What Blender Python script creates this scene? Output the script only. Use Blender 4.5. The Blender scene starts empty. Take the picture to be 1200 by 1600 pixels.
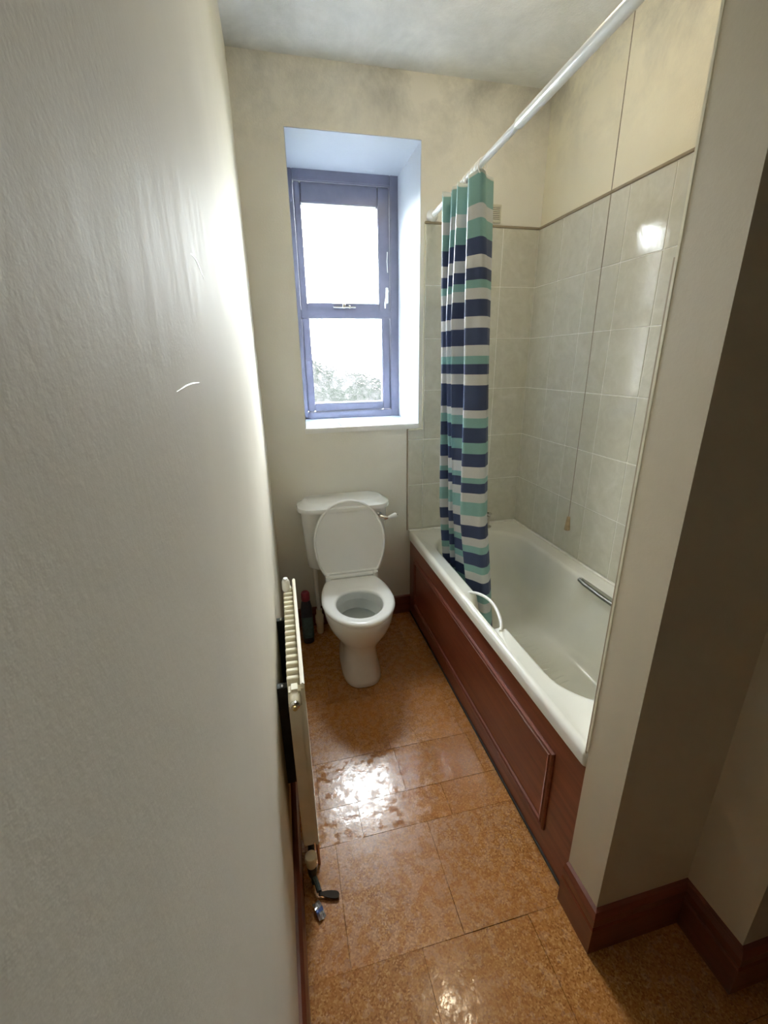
import bpy, bmesh, math, random
from mathutils import Vector, Matrix
random.seed(7)
SC = bpy.context.scene
COL = SC.collection

# ------------------------------------------------------------------ camera
W, D, H = 1.548, 2.640, 2.849          # right wall x, back wall y, ceiling z
XB, Y1, Y0 = 0.8106, 0.9396, 0.8176    # bath side plane, far and near face of the partition
X2, Y3 = 1.115, 0.658                  # step in the wall near the door
HB, ZT = 0.582, 2.2566                 # bath rim, top of the tiling
YW = D + 0.43                          # inner face of the window frame
RX = 2.25                              # far right of the lobby behind the camera
YN = -0.85                             # wall behind the camera

def rot(a, b, c):
    return Matrix.Rotation(a, 3, 'Z') @ Matrix.Rotation(b, 3, 'X') @ Matrix.Rotation(c, 3, 'Y')
R = rot(-0.2286, -0.3329, 0.0164)
cam_d = bpy.data.cameras.new('camera'); cam = bpy.data.objects.new('camera', cam_d); COL.objects.link(cam)
M4 = Matrix(((R[0][0], R[0][2], -R[0][1]), (R[1][0], R[1][2], -R[1][1]), (R[2][0], R[2][2], -R[2][1]))).to_4x4()
M4.translation = Vector((0.0864, 0.2028, 1.5833))
cam.matrix_world = M4
cam_d.sensor_fit = 'VERTICAL'; cam_d.sensor_height = 32.0; cam_d.lens = 674.78 / 1600 * 32.0
cam_d.clip_start = 0.01; cam_d.clip_end = 200
SC.camera = cam

# ------------------------------------------------------------------ world, light, exposure
SKY = 17.0
LAMP = 7.0
wd = bpy.data.worlds.new('world'); SC.world = wd; wd.use_nodes = True
bg = wd.node_tree.nodes['Background']
bg.inputs[0].default_value = (0.92, 0.965, 1.0, 1); bg.inputs[1].default_value = SKY   # even overcast sky
pd = bpy.data.lights.new('window_portal', 'AREA'); pd.shape = 'RECTANGLE'; pd.size = 0.64; pd.size_y = 1.34
pd.cycles.is_portal = True
po = bpy.data.objects.new('window_portal', pd); COL.objects.link(po)
po.location = (0.545, YW + 0.10, 1.92); po.rotation_euler = (math.radians(-90), 0, 0)
SC.view_settings.view_transform = 'Standard'; SC.view_settings.look = 'None'
SC.view_settings.gamma = 1.0; SC.view_settings.use_curve_mapping = False
SC.view_settings.exposure = 2.3
SC.cycles.use_denoising = True
SC.cycles.max_bounces = 14; SC.cycles.diffuse_bounces = 9; SC.cycles.glossy_bounces = 6
SC.cycles.transmission_bounces = 8; SC.cycles.transparent_max_bounces = 16
SC.cycles.sample_clamp_indirect = 8.0
SC.cycles.caustics_reflective = False

# ------------------------------------------------------------------ materials
class NT:
    def __init__(s, name):
        s.m = bpy.data.materials.new(name); s.m.use_nodes = True
        s.t = s.m.node_tree; s.b = s.t.nodes['Principled BSDF']; s.out = s.t.nodes['Material Output']
    def n(s, typ, **kw):
        nd = s.t.nodes.new(typ)
        for k, v in kw.items(): setattr(nd, k, v)
        return nd
    def l(s, a, b): s.t.links.new(a, b)
    def coord(s, scale=(1, 1, 1), kind='Object'):
        tc = s.n('ShaderNodeTexCoord'); mp = s.n('ShaderNodeMapping'); mp.inputs['Scale'].default_value = scale
        s.l(tc.outputs[kind], mp.inputs['Vector']); return mp.outputs['Vector']
    def world(s, scale=(1, 1, 1)):
        g = s.n('ShaderNodeNewGeometry'); mp = s.n('ShaderNodeMapping'); mp.inputs['Scale'].default_value = scale
        s.l(g.outputs['Position'], mp.inputs['Vector']); return mp.outputs['Vector']
    def noise(s, vec, scale, detail=4, rough=0.55, dist=0.0):
        nd = s.n('ShaderNodeTexNoise'); s.l(vec, nd.inputs['Vector'])
        nd.inputs['Scale'].default_value = scale; nd.inputs['Detail'].default_value = detail
        nd.inputs['Roughness'].default_value = rough; nd.inputs['Distortion'].default_value = dist
        return nd.outputs['Fac']
    def ramp(s, fac, stops, interp='LINEAR'):
        nd = s.n('ShaderNodeValToRGB'); cr = nd.color_ramp; cr.interpolation = interp
        while len(cr.elements) < len(stops): cr.elements.new(0.5)
        for e, (p, c) in zip(cr.elements, stops):
            e.position = p; e.color = tuple(c) + (1,) if len(c) == 3 else c
        s.l(fac, nd.inputs['Fac']); return nd.outputs['Color']
    def mix(s, fac, a, b, blend='MIX'):
        nd = s.n('ShaderNodeMix', data_type='RGBA', blend_type=blend)
        if isinstance(fac, (int, float)): nd.inputs[0].default_value = fac
        else: s.l(fac, nd.inputs[0])
        for i, v in ((6, a), (7, b)):
            if isinstance(v, tuple): nd.inputs[i].default_value = v + (1,)
            else: s.l(v, nd.inputs[i])
        return nd.outputs[2]
    def math(s, op, a, b=None):
        nd = s.n('ShaderNodeMath', operation=op)
        for i, v in enumerate((a, b)):
            if v is None: continue
            if isinstance(v, (int, float)): nd.inputs[i].default_value = v
            else: s.l(v, nd.inputs[i])
        return nd.outputs[0]
    def bump(s, h, strength, dist=0.01, prev=None):
        nd = s.n('ShaderNodeBump'); nd.inputs['Strength'].default_value = strength; nd.inputs['Distance'].default_value = dist
        s.l(h, nd.inputs['Height'])
        if prev is not None: s.l(prev, nd.inputs['Normal'])
        return nd.outputs['Normal']
    def set(s, **kw):
        names = dict(col='Base Color', rough='Roughness', metal='Metallic', normal='Normal', spec='Specular IOR Level',
                     coat='Coat Weight', coatr='Coat Roughness', trans='Transmission Weight', ior='IOR', alpha='Alpha',
                     sss='Subsurface Weight', em='Emission Color', ems='Emission Strength')
        for k, v in kw.items():
            i = s.b.inputs[names[k]]
            if isinstance(v, bpy.types.NodeSocket): s.l(v, i)
            elif isinstance(v, tuple): i.default_value = v + (1,) if len(v) == 3 else v
            else: i.default_value = v
        return s

MATS = {}
def simple(name, col, rough=0.4, metal=0.0, var=0.08, vs=30.0, bump=0.0, bs=200.0, **kw):
    m = NT(name); v = m.coord()
    f = m.noise(v, vs, 3)
    c2 = tuple(max(0, x * (1 - var)) for x in col); c3 = tuple(min(1, x * (1 + var)) for x in col)
    m.set(col=m.ramp(f, [(0.3, c2), (0.7, c3)]), rough=rough, metal=metal, **kw)
    if bump: m.set(normal=m.bump(m.noise(v, bs, 2), bump, 0.002))
    MATS[name] = m.m; return m.m

def paint(name, col, rough, peel=0.25, stain=None):
    m = NT(name); v = m.world()
    f = m.noise(v, 2.2, 5, 0.6)
    c = m.ramp(f, [(0.3, tuple(x * 0.93 for x in col)), (0.7, col)])
    if stain: c = stain(m, v, c)
    b1 = m.bump(m.noise(v, 5.0, 3), 0.07, 0.02)
    b2 = m.bump(m.noise(v, 130.0, 3, 0.6), peel, 0.004, b1)
    m.set(col=c, rough=rough, normal=b2)
    MATS[name] = m.m; return m

def stain_back(m, v, c):      # grey mould blooming along the ceiling line and in the right corner
    sp = m.n('ShaderNodeSeparateXYZ'); m.l(v, sp.inputs[0])
    near = m.n('ShaderNodeMapRange'); near.inputs[1].default_value = 2.35; near.inputs[2].default_value = 2.86
    m.l(sp.outputs['Z'], near.inputs[0])
    n = m.noise(v, 3.2, 7, 0.7, 0.25)
    f = m.math('MULTIPLY', near.outputs[0], m.ramp(n, [(0.42, (0, 0, 0)), (0.72, (1, 1, 1))]))
    return m.mix(m.math('MULTIPLY', f, 0.85), c, (0.30, 0.30, 0.28))
def stain_ceiling(m, v, c):
    n = m.noise(v, 2.6, 7, 0.7, 0.4)
    sp = m.n('ShaderNodeSeparateXYZ'); m.l(v, sp.inputs[0])
    near = m.n('ShaderNodeMapRange'); near.inputs[1].default_value = 2.0; near.inputs[2].default_value = 2.64
    near.inputs[3].default_value = 0.55
    m.l(sp.outputs['Y'], near.inputs[0])
    f = m.math('MULTIPLY', near.outputs[0], m.ramp(n, [(0.36, (0, 0, 0)), (0.68, (1, 1, 1))]))
    return m.mix(m.math('MULTIPLY', f, 0.8), c, (0.50, 0.52, 0.51))
CREAM = (0.81, 0.79, 0.715)
paint('paint_back', CREAM, 0.55, 0.2, stain_back)
paint('paint_right', (0.82, 0.775, 0.62), 0.5, 0.15, stain_back)
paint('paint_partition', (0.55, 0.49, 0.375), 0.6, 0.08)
paint('paint_lobby', (0.23, 0.18, 0.13), 0.6, 0.08)
paint('paint_ceiling', (0.86, 0.87, 0.86), 0.75, 0.3, stain_ceiling)
paint('reveal_daylight_tint', (0.52, 0.56, 0.62), 0.5, 0.2)  # cream recess made greyer and bluer: cool daylight put into the colour
# left wall: silkier, rubbed in vertical streaks
m = paint('paint_left', (0.73, 0.69, 0.59), 0.5, 0.10); m.set(spec=0.03)
v = m.world((1, 7, 0.9)); st = m.noise(v, 5.5, 5, 0.6, 0.4)
m.set(rough=m.ramp(st, [(0.35, (0.60, 0.60, 0.60)), (0.66, (0.68, 0.68, 0.68))]))

# glazed wall tile
m = NT('tile_glaze'); v = m.world(); oi = m.n('ShaderNodeObjectInfo')
n1 = m.noise(v, 9, 6, 0.65, 1.5); n2 = m.noise(v, 38, 4, 0.6, 0.5)
c = m.ramp(n1, [(0.3, (0.57, 0.55, 0.46)), (0.55, (0.65, 0.63, 0.54)), (0.75, (0.73, 0.71, 0.63))])
c = m.mix(0.25, c, m.ramp(n2, [(0.3, (0.48, 0.48, 0.42)), (0.7, (0.66, 0.66, 0.6))]))
c = m.mix(m.math('MULTIPLY', oi.outputs['Random'], 0.25), c, (0.56, 0.55, 0.46))
m.set(col=c, rough=0.06, spec=0.28, normal=m.bump(n1, 0.045, 0.01))
MATS['tile_glaze'] = m.m
simple('grout', (0.86, 0.85, 0.80), 0.8, vs=20)
simple('tile_trim', (0.33, 0.27, 0.19), 0.5, vs=40)
simple('edge_trim', (0.70, 0.66, 0.52), 0.4)
# cork, worn and freshly varnished
for cork_name, r0_, r1_, gb in (('cork', 0.20, 0.34, 0.08), ('cork_varnished', 0.07, 0.30, 0.085)):
  m = NT(cork_name); v = m.world(); oi = m.n('ShaderNodeObjectInfo')
  vo = m.n('ShaderNodeTexVoronoi'); vo.inputs['Scale'].default_value = 230; vo.inputs['Randomness'].default_value = 1
  m.l(v, vo.inputs['Vector'])
  sep = m.n('ShaderNodeSeparateColor'); m.l(vo.outputs['Color'], sep.inputs[0])
  c = m.ramp(sep.outputs[0], [(0.0, (0.23, 0.088, 0.022)), (0.3, (0.36, 0.15, 0.038)), (0.75, (0.45, 0.205, 0.058)), (1.0, (0.58, 0.31, 0.11))])
  nb = m.noise(v, 3.0, 4, 0.6)
  c = m.mix(m.ramp(nb, [(0.35, (0, 0, 0)), (0.7, (0.55, 0.55, 0.55))]), c, (0.40, 0.15, 0.034))
  hs = m.n('ShaderNodeHueSaturation'); m.l(c, hs.inputs['Color'])
  m.l(m.math('ADD', m.math('MULTIPLY', oi.outputs['Random'], 0.16), 0.92), hs.inputs['Value'])
  nf = m.noise(v, 28, 5, 0.65)
  m.set(col=hs.outputs[0], rough=m.ramp(nf, [(0.42, (r0_, r0_, r0_)), (0.58, (r1_, r1_, r1_))]),
        normal=m.bump(m.noise(v, 26, 4, 0.55), gb, 0.008, m.bump(vo.outputs['Distance'], 0.02, 0.002)))
  MATS[cork_name] = m.m
simple('underlay', (0.14, 0.07, 0.03), 0.8)
# varnished mahogany
def wood(name, dark, light, axis, rough):
    m = NT(name); sc = {'X': (2, 30, 30), 'Y': (30, 1.6, 30), 'Z': (30, 30, 2)}[axis]
    v = m.world(sc); f = m.noise(v, 1.2, 6, 0.65, 0.6)
    m.set(col=m.ramp(f, [(0.3, dark), (0.7, light)]), rough=rough, coat=0.25, coatr=0.15, normal=m.bump(f, 0.06, 0.004))
    MATS[name] = m.m
wood('mahogany', (0.135, 0.030, 0.016), (0.235, 0.062, 0.034), 'Y', 0.36)
wood('mahogany_x', (0.135, 0.030, 0.016), (0.235, 0.062, 0.034), 'X', 0.36)
wood('skirting_wood', (0.10, 0.024, 0.011), (0.18, 0.048, 0.022), 'Y', 0.36)
# acrylic / ceramic / plastic
simple('bath_acrylic', (0.79, 0.785, 0.72), 0.16, var=0.03, vs=6)
simple('ceramic', (0.78, 0.79, 0.775), 0.10, var=0.02, vs=6)
simple('seat_plastic', (0.81, 0.82, 0.815), 0.16, var=0.02, vs=6)
simple('white_plastic', (0.82, 0.82, 0.80), 0.3, var=0.02)
simple('rod_white', (0.78, 0.80, 0.80), 0.28, var=0.02)
simple('chrome', (0.72, 0.71, 0.69), 0.14, 1.0, var=0.03)
simple('dull_steel', (0.30, 0.30, 0.28), 0.42, 1.0, var=0.2, vs=60)
simple('brass', (0.55, 0.42, 0.20), 0.35, 1.0, var=0.1)
simple('copper', (0.60, 0.33, 0.24), 0.4, 0.8, var=0.1)
simple('radiator_enamel', (0.74, 0.69, 0.55), 0.34, var=0.05, vs=14)
simple('valve_cream', (0.76, 0.72, 0.56), 0.35, var=0.04)
simple('bracket_steel', (0.06, 0.065, 0.06), 0.5, 0.5, var=0.2)
simple('verdigris', (0.035, 0.045, 0.04), 0.55, var=0.4, vs=90, bump=0.3)
simple('lever_plastic', (0.035, 0.026, 0.018), 0.7, var=0.2, spec=0.2)
simple('foil', (0.75, 0.78, 0.82), 0.22, 0.7, var=0.1, bump=0.6, bs=90)
simple('foil_blue', (0.12, 0.2, 0.5), 0.3, 0.3, var=0.2)
simple('bottle_blue', (0.035, 0.045, 0.075), 0.3, var=0.2)
simple('bottle_label', (0.09, 0.16, 0.18), 0.45, var=0.3, vs=50)
simple('bottle_red', (0.26, 0.03, 0.05), 0.4, var=0.1)
simple('water', (0.46, 0.49, 0.48), 0.03, var=0.02)
simple('frame_glare_tint', (0.185, 0.185, 0.255), 0.32, var=0.12, vs=9)  # brownish wood with bluish lens glare mixed into its base colour
simple('sill_tile', (0.36, 0.43, 0.52), 0.12, var=0.15, vs=14)
simple('vent_plastic', (0.62, 0.59, 0.47), 0.5, var=0.04)
simple('vent_dark', (0.10, 0.095, 0.08), 0.7)
simple('cord', (0.30, 0.25, 0.19), 0.7, var=0.2, vs=300)
simple('knob_wood', (0.36, 0.27, 0.16), 0.5, var=0.25, vs=60)
simple('scuff', (0.86, 0.85, 0.80), 0.4)
simple('dark_gap', (0.03, 0.025, 0.02), 0.8)
# shower curtain: polyester print, lets some light through
def cloth(name, col):
    m = NT(name); v = m.coord(); f = m.noise(v, 260, 2)
    m.set(col=m.ramp(f, [(0.3, tuple(x * 0.93 for x in col)), (0.7, col)]), rough=0.42, normal=m.bump(m.noise(v, 60, 3), 0.15, 0.004))
    tr = m.n('ShaderNodeBsdfTranslucent'); tr.inputs[0].default_value = tuple(col) + (1,)
    mx = m.n('ShaderNodeMixShader'); mx.inputs[0].default_value = 0.28
    m.l(m.b.outputs[0], mx.inputs[1]); m.l(tr.outputs[0], mx.inputs[2]); m.l(mx.outputs[0], m.out.inputs[0])
    MATS[name] = m.m
cloth('cloth_white', (0.74, 0.75, 0.76)); cloth('cloth_teal', (0.29, 0.53, 0.52)); cloth('cloth_navy', (0.055, 0.080, 0.19))
cloth('cloth_hem', (0.62, 0.66, 0.63))
# glass
def glass(name, pebbled):
    m = NT(name); m.t.nodes.remove(m.b)
    tr = m.n('ShaderNodeBsdfTransparent'); tr.inputs[0].default_value = (0.97, 0.985, 0.98, 1)
    gl = m.n('ShaderNodeBsdfGlossy'); gl.inputs['Roughness'].default_value = 0.05
    fr = m.n('ShaderNodeFresnel'); ge = m.n('ShaderNodeNewGeometry'); ir = m.n('ShaderNodeMapRange')   # thin pane: same reflectance from both sides
    ir.inputs[3].default_value = 1.45; ir.inputs[4].default_value = 1 / 1.45
    m.l(ge.outputs['Backfacing'], ir.inputs[0]); m.l(ir.outputs[0], fr.inputs[0])
    mx = m.n('ShaderNodeMixShader'); m.l(fr.outputs[0], mx.inputs[0])
    m.l(tr.outputs[0], mx.inputs[1]); m.l(gl.outputs[0], mx.inputs[2]); last = mx
    if pebbled:
        v = m.world(); vo = m.n('ShaderNodeTexVoronoi'); vo.inputs['Scale'].default_value = 70; m.l(v, vo.inputs['Vector'])
        nb = m.bump(vo.outputs['Distance'], 1.0, 0.03, m.bump(m.noise(v, 45, 3), 0.8, 0.02))
        rf = m.n('ShaderNodeBsdfRefraction'); rf.inputs['IOR'].default_value = 1.05; rf.inputs['Roughness'].default_value = 0.02
        m.l(nb, rf.inputs['Normal'])
        m2 = m.n('ShaderNodeMixShader'); m2.inputs[0].default_value = 0.55
        m.l(mx.outputs[0], m2.inputs[1]); m.l(rf.outputs[0], m2.inputs[2]); last = m2
    m.l(last.outputs[0], m.out.inputs[0]); MATS[name] = m.m
glass('glass_clear', False); glass('glass_pebbled', True)
m = NT('ivy'); v = m.world(); vo = m.n('ShaderNodeTexVoronoi'); vo.inputs['Scale'].default_value = 16; m.l(v, vo.inputs['Vector'])
sep = m.n('ShaderNodeSeparateColor'); m.l(vo.outputs['Color'], sep.inputs[0])
m.set(col=m.ramp(sep.outputs[0], [(0.0, (0.002, 0.003, 0.002)), (0.4, (0.007, 0.009, 0.007)), (0.75, (0.0145, 0.014, 0.0145)), (1, (0.036, 0.034, 0.036))]), rough=0.9, spec=0.0)
MATS['ivy'] = m.m
simple('grass', (0.10, 0.13, 0.06), 0.9, var=0.4, vs=5)
m = NT('lamp_glass'); m.set(col=(0.9, 0.85, 0.75), em=(1.0, 0.84, 0.60), ems=LAMP, rough=0.4); MATS['lamp_glass'] = m.m

# ------------------------------------------------------------------ mesh helpers
def obj(name, bm, mat, parent=None, smooth=None, loc=None):
    me = bpy.data.meshes.new(name)
    bmesh.ops.recalc_face_normals(bm, faces=bm.faces)
    bm.to_mesh(me); bm.free()
    mats = mat if isinstance(mat, (list, tuple)) else [mat]
    for k in mats: me.materials.append(MATS[k])
    if smooth is not None:
        for p in me.polygons: p.use_smooth = True
        me.set_sharp_from_angle(angle=math.radians(smooth))
    o = bpy.data.objects.new(name, me); COL.objects.link(o)
    if parent: o.parent = parent
    if loc: o.location = loc
    return o
def tag(o, label, cat=None, group=None, kind=None):
    o['label'] = label
    if cat: o['category'] = cat
    if group: o['group'] = group
    if kind: o['kind'] = kind
    return o
def thing(name, label, cat, loc=(0, 0, 0), group=None, kind=None):
    o = bpy.data.objects.new(name, None); COL.objects.link(o); o.location = loc; o.empty_display_size = 0.05
    return tag(o, label, cat, group, kind)
def kid(o, parent):            # parent without moving (world-space mesh under an Empty)
    o.parent = parent; o.matrix_parent_inverse = Matrix.Translation(-Vector(parent.location)); return o
def new(): return bmesh.new()
def box(bm, x0, y0, z0, x1, y1, z1, bev=0.0, seg=1):
    vs = [bm.verts.new((x, y, z)) for x in (x0, x1) for y in (y0, y1) for z in (z0, z1)]
    idx = ((0, 1, 3, 2), (4, 6, 7, 5), (0, 4, 5, 1), (2, 3, 7, 6), (0, 2, 6, 4), (1, 5, 7, 3))
    fs = [bm.faces.new([vs[i] for i in f]) for f in idx]
    if bev > 0:
        es = list({e for f in fs for e in f.edges})
        bmesh.ops.bevel(bm, geom=es, offset=bev, segments=seg, affect='EDGES', clamp_overlap=True)
    return bm
def boxo(name, x0, y0, z0, x1, y1, z1, mat, parent=None, bev=0.0, seg=1, smooth=None):
    return obj(name, box(new(), x0, y0, z0, x1, y1, z1, bev, seg), mat, parent, smooth)
def loft(bm, rings, close=True, cap0=False, cap1=False, mi=None):
    vr = [[bm.verts.new(p) for p in r] for r in rings]
    n = len(vr[0])
    for k, (a, b) in enumerate(zip(vr, vr[1:])):
        for i in range(n if close else n - 1):
            f = bm.faces.new((a[i], a[(i + 1) % n], b[(i + 1) % n], b[i]))
            if mi is not None: f.material_index = mi[k]
    if cap0: bm.faces.new(vr[0][::-1])
    if cap1: bm.faces.new(vr[-1])
    return vr
def tube(bm, pts, r, n=10, caps=True, closed=False):
    pts = [Vector(p) for p in pts]; rs = r if isinstance(r, (list, tuple)) else [r] * len(pts)
    rings = []; up = None
    m_ = len(pts)
    for i, p in enumerate(pts):
        if closed: t = pts[(i + 1) % m_] - pts[i - 1]
        else: t = pts[min(i + 1, m_ - 1)] - pts[max(i - 1, 0)]
        t.normalize()
        if up is None:
            up = Vector((0, 0, 1)) if abs(t.z) < 0.9 else Vector((1, 0, 0))
        u = up - t * up.dot(t); u.normalize(); w = t.cross(u); up = u
        rings.append([p + (u * math.cos(a) + w * math.sin(a)) * rs[i] for a in [2 * math.pi * k / n for k in range(n)]])
    if closed: rings.append(rings[0])
    loft(bm, rings, cap0=caps and not closed, cap1=caps and not closed)
    if closed: bmesh.ops.remove_doubles(bm, verts=bm.verts, dist=1e-6)
    return bm
def lathe(bm, prof, axis='Z', origin=(0, 0, 0), n=20):
    o = Vector(origin); rings = []
    for r, h in prof:
        ring = []
        for k in range(n):
            a = 2 * math.pi * k / n; c, s = math.cos(a) * r, math.sin(a) * r
            ring.append(o + Vector({'Z': (c, s, h), 'Y': (c, h, s), 'X': (h, c, s)}[axis]))
        rings.append(ring)
    loft(bm, rings, cap0=True, cap1=True); return bm
def rrect(x0, y0, x1, y1, r, z, nc=8, ns=1):
    """rounded rectangle ring, fixed vertex count: nc per corner, ns extra per side"""
    r = min(r, (x1 - x0) / 2 - 1e-4, (y1 - y0) / 2 - 1e-4); pts = []
    cs = ((x1 - r, y1 - r, 0), (x0 + r, y1 - r, 90), (x0 + r, y0 + r, 180), (x1 - r, y0 + r, 270))
    for k, (cx, cy, a0) in enumerate(cs):
        for i in range(nc + 1):
            a = math.radians(a0 + 90 * i / nc); pts.append(Vector((cx + r * math.cos(a), cy + r * math.sin(a), z)))
        nx = cs[(k + 1) % 4]; a = math.radians(nx[2])
        q = Vector((nx[0] + r * math.cos(a), nx[1] + r * math.sin(a), z)); p = pts[-1].copy()
        for i in range(1, ns): pts.append(p.lerp(q, i / ns))
    return pts
def extrude_prof(bm, prof, p0, p1, nrm, e0=0, e1=0):
    """profile [(out, z)] swept from p0 to p1 (xy), out along nrm; e0/e1: +1 outer mitre, -1 inner mitre"""
    rings = []; d = Vector((p1[0] - p0[0], p1[1] - p0[1])).normalized()
    for p, e in ((p0, -e0), (p1, e1)):
        rings.append([Vector((p[0] + (nrm[0] + d.x * e) * o, p[1] + (nrm[1] + d.y * e) * o, z)) for o, z in prof])
    loft(bm, rings, cap0=True, cap1=True); return bm

# ------------------------------------------------------------------ the setting
wl, wr, wb, wt = 0.218, 0.870, 1.244, 2.596
TH = 0.62
bm = new(); box(bm, -0.12, D, -0.1, wl, D + TH, H); box(bm, wr, D, -0.1, W + 0.12, D + TH, H)
box(bm, wl, D, -0.1, wr, D + TH, wb - 0.012); box(bm, wl, D, wt, wr, D + TH, H)
wall_back = tag(obj('wall_back', bm, 'paint_back'), 'cream back wall with the deep window recess above the toilet', 'wall', kind='structure')
# thin lining added in the recess to carry the daylight-toned colour
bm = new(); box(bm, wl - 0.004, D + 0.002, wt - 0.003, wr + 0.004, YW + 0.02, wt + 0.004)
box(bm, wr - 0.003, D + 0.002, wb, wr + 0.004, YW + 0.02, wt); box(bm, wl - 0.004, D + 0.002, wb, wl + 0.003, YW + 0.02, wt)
obj('reveal_tint_lining', bm, 'reveal_daylight_tint', wall_back)
wall_left = tag(boxo('wall_left', -0.12, YN - 0.1, -0.1, 0, D, H, 'paint_left'), 'long cream painted wall close on the left with scuffs', 'wall', kind='structure')
wall_right = tag(boxo('wall_right', W, Y1 - 0.02, -0.1, W + 0.12, D, H, 'paint_right'), 'cream right wall above and behind the tiled bath', 'wall', kind='structure')
# stepped partition at the near end of the bath
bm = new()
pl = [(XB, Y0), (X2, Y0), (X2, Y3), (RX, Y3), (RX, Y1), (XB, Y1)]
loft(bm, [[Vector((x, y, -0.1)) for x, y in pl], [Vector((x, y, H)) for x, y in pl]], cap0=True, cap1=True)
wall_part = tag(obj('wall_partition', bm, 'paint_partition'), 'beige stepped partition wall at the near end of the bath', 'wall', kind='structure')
tag(boxo('wall_near', -0.12, YN - 0.1, -0.1, RX + 0.1, YN, H, 'paint_lobby'), 'dark wall behind the viewer, out of the picture', 'wall', kind='structure')
tag(boxo('wall_lobby', RX, YN, -0.1, RX + 0.1, Y3, H, 'paint_lobby'), 'dark lobby wall at far right, out of the picture', 'wall', kind='structure')
tag(boxo('ceiling', -0.12, YN - 0.1, H, RX + 0.1, D + TH, H + 0.1, 'paint_ceiling'), 'mottled grey white ceiling stained with mould', 'ceiling', kind='structure')
floor = tag(boxo('floor', -0.12, YN - 0.1, -0.12, RX + 0.1, D, -0.006, 'underlay'), 'varnished brown cork tile floor', 'floor', kind='structure')

# cork tiles, each one a piece
rows = [2.64, 2.265, 1.93, 1.597, 1.395, 1.262, 0.922, 0.587, 0.252, -0.083, -0.418, -0.85]
offs = [0.03, 0.20, 0.09, 0.10, 0.24, 0.14, 0.345, 0.05, 0.2, 0.12, 0.25]
TW = 0.335
def corktile(x0, y0, x1, y1, mt):
    g = 0.0007; sx, sy = x1 - x0 - g, y1 - y0 - g
    bm = box(new(), -sx / 2, -sy / 2, -0.006, sx / 2, sy / 2, 0, 0.0004, 1)
    o = obj('cork_tile', bm, mt, floor)
    o.location = ((x0 + x1) / 2, (y0 + y1) / 2, random.uniform(-0.0006, 0.0004))
    o.rotation_euler = (random.uniform(-1, 1) * 0.0045, random.uniform(-1, 1) * 0.0045, 0)
for k in range(len(rows) - 1):
    ya, yb = rows[k + 1], rows[k]
    xmax = 0.835 if ya >= 0.9 else RX
    x = offs[k] - TW
    while x < xmax:
        a, b = max(x, 0.0), min(x + TW, xmax)
        if b - a > 0.012:
            for (p, q) in ([(ya, yb)] if not (ya < Y0 < yb and b > XB) else [(ya, yb)]):
                corktile(a, p, b, q, 'cork_varnished' if k in (3, 4, 6) else 'cork')
        x += TW

# baseboards
SK = [(0, 0), (0.020, 0), (0.020, 0.100), (0.016, 0.108), (0.018, 0.114), (0.018, 0.140), (0.010, 0.156), (0, 0.160)]
SKL = [(0, 0), (0.024, 0), (0.024, 0.060), (0.018, 0.085), (0.008, 0.095), (0, 0.097)]
SKB = [(0, 0), (0.018, 0), (0.018, 0.095), (0.012, 0.118), (0, 0.125)]
tag(obj('baseboard_left', extrude_prof(new(), SKL, (0, YN), (0, D), (1, 0)), 'skirting_wood'), 'dark varnished skirting along the left wall under the radiator', 'skirting', kind='structure')
tag(obj('baseboard_back', extrude_prof(new(), SKB, (0, D), (XB + 0.01, D), (0, -1)), 'mahogany_x'), 'dark varnished skirting behind the toilet', 'skirting', kind='structure')
bb = thing('baseboard_partition', 'moulded mahogany skirting stepping round the partition wall', 'skirting', kind='structure')
for (p0, p1, n, mt, e0, e1) in (((XB, Y0), (XB, Y1 - 0.002), (-1, 0), 'skirting_wood', 1, 0), ((XB, Y0), (X2, Y0), (0, -1), 'mahogany_x', 1, -1),
                                ((X2, Y3), (X2, Y0), (-1, 0), 'skirting_wood', 1, -1), ((X2, Y3), (RX, Y3), (0, -1), 'mahogany_x', 1, 0)):
    obj('skirting_board', extrude_prof(new(), SK, p0, p1, n, e0, e1), mt, bb)

# wall tiles
zr = [0.588, 0.878, 1.153, 1.430, 1.703, 1.967, 2.246]
T = 0.007; G = 0.0036
meshes = {}
def tile(par, w, h):
    key = (round(w, 4), round(h, 4))
    if key not in meshes:
        bm = box(new(), -w / 2, -T / 2, -h / 2, w / 2, T / 2, h / 2, 0.0014, 1)
        o = obj('wall_tile', bm, 'tile_glaze', par); meshes[key] = o.data
    else:
        o = bpy.data.objects.new('wall_tile', meshes[key]); COL.objects.link(o); o.parent = par
    return o
yc = [2.640, 2.420, 2.200, 1.980, 1.760, 1.540, 1.320, 1.100, Y1]
gr = boxo('grout', W - 0.0062, Y1, zr[0] - 0.004, W, D, zr[-1] + 0.002, 'grout', wall_right)
for i in range(6):
    for j in range(8):
        w = yc[j] - yc[j + 1] - G; h = zr[i + 1] - zr[i] - G
        o = tile(wall_right, w, h)
        o.location = (W - 0.0045, (yc[j] + yc[j + 1]) / 2, (zr[i] + zr[i + 1]) / 2)
        o.rotation_euler = (random.uniform(-1, 1) * 0.001, 0, math.radians(90) + random.uniform(-1, 1) * 0.0018)
xc = [W - 0.008, 1.328, 1.108, 0.897]
bm = box(new(), 0.895, D - 0.0062, zr[0] - 0.004, W, D, zr[-1] + 0.002); box(bm, 0.803, D - 0.0062, zr[0] - 0.004, 0.896, D, wb - 0.03)
obj('grout', bm, 'grout', wall_back)
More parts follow.
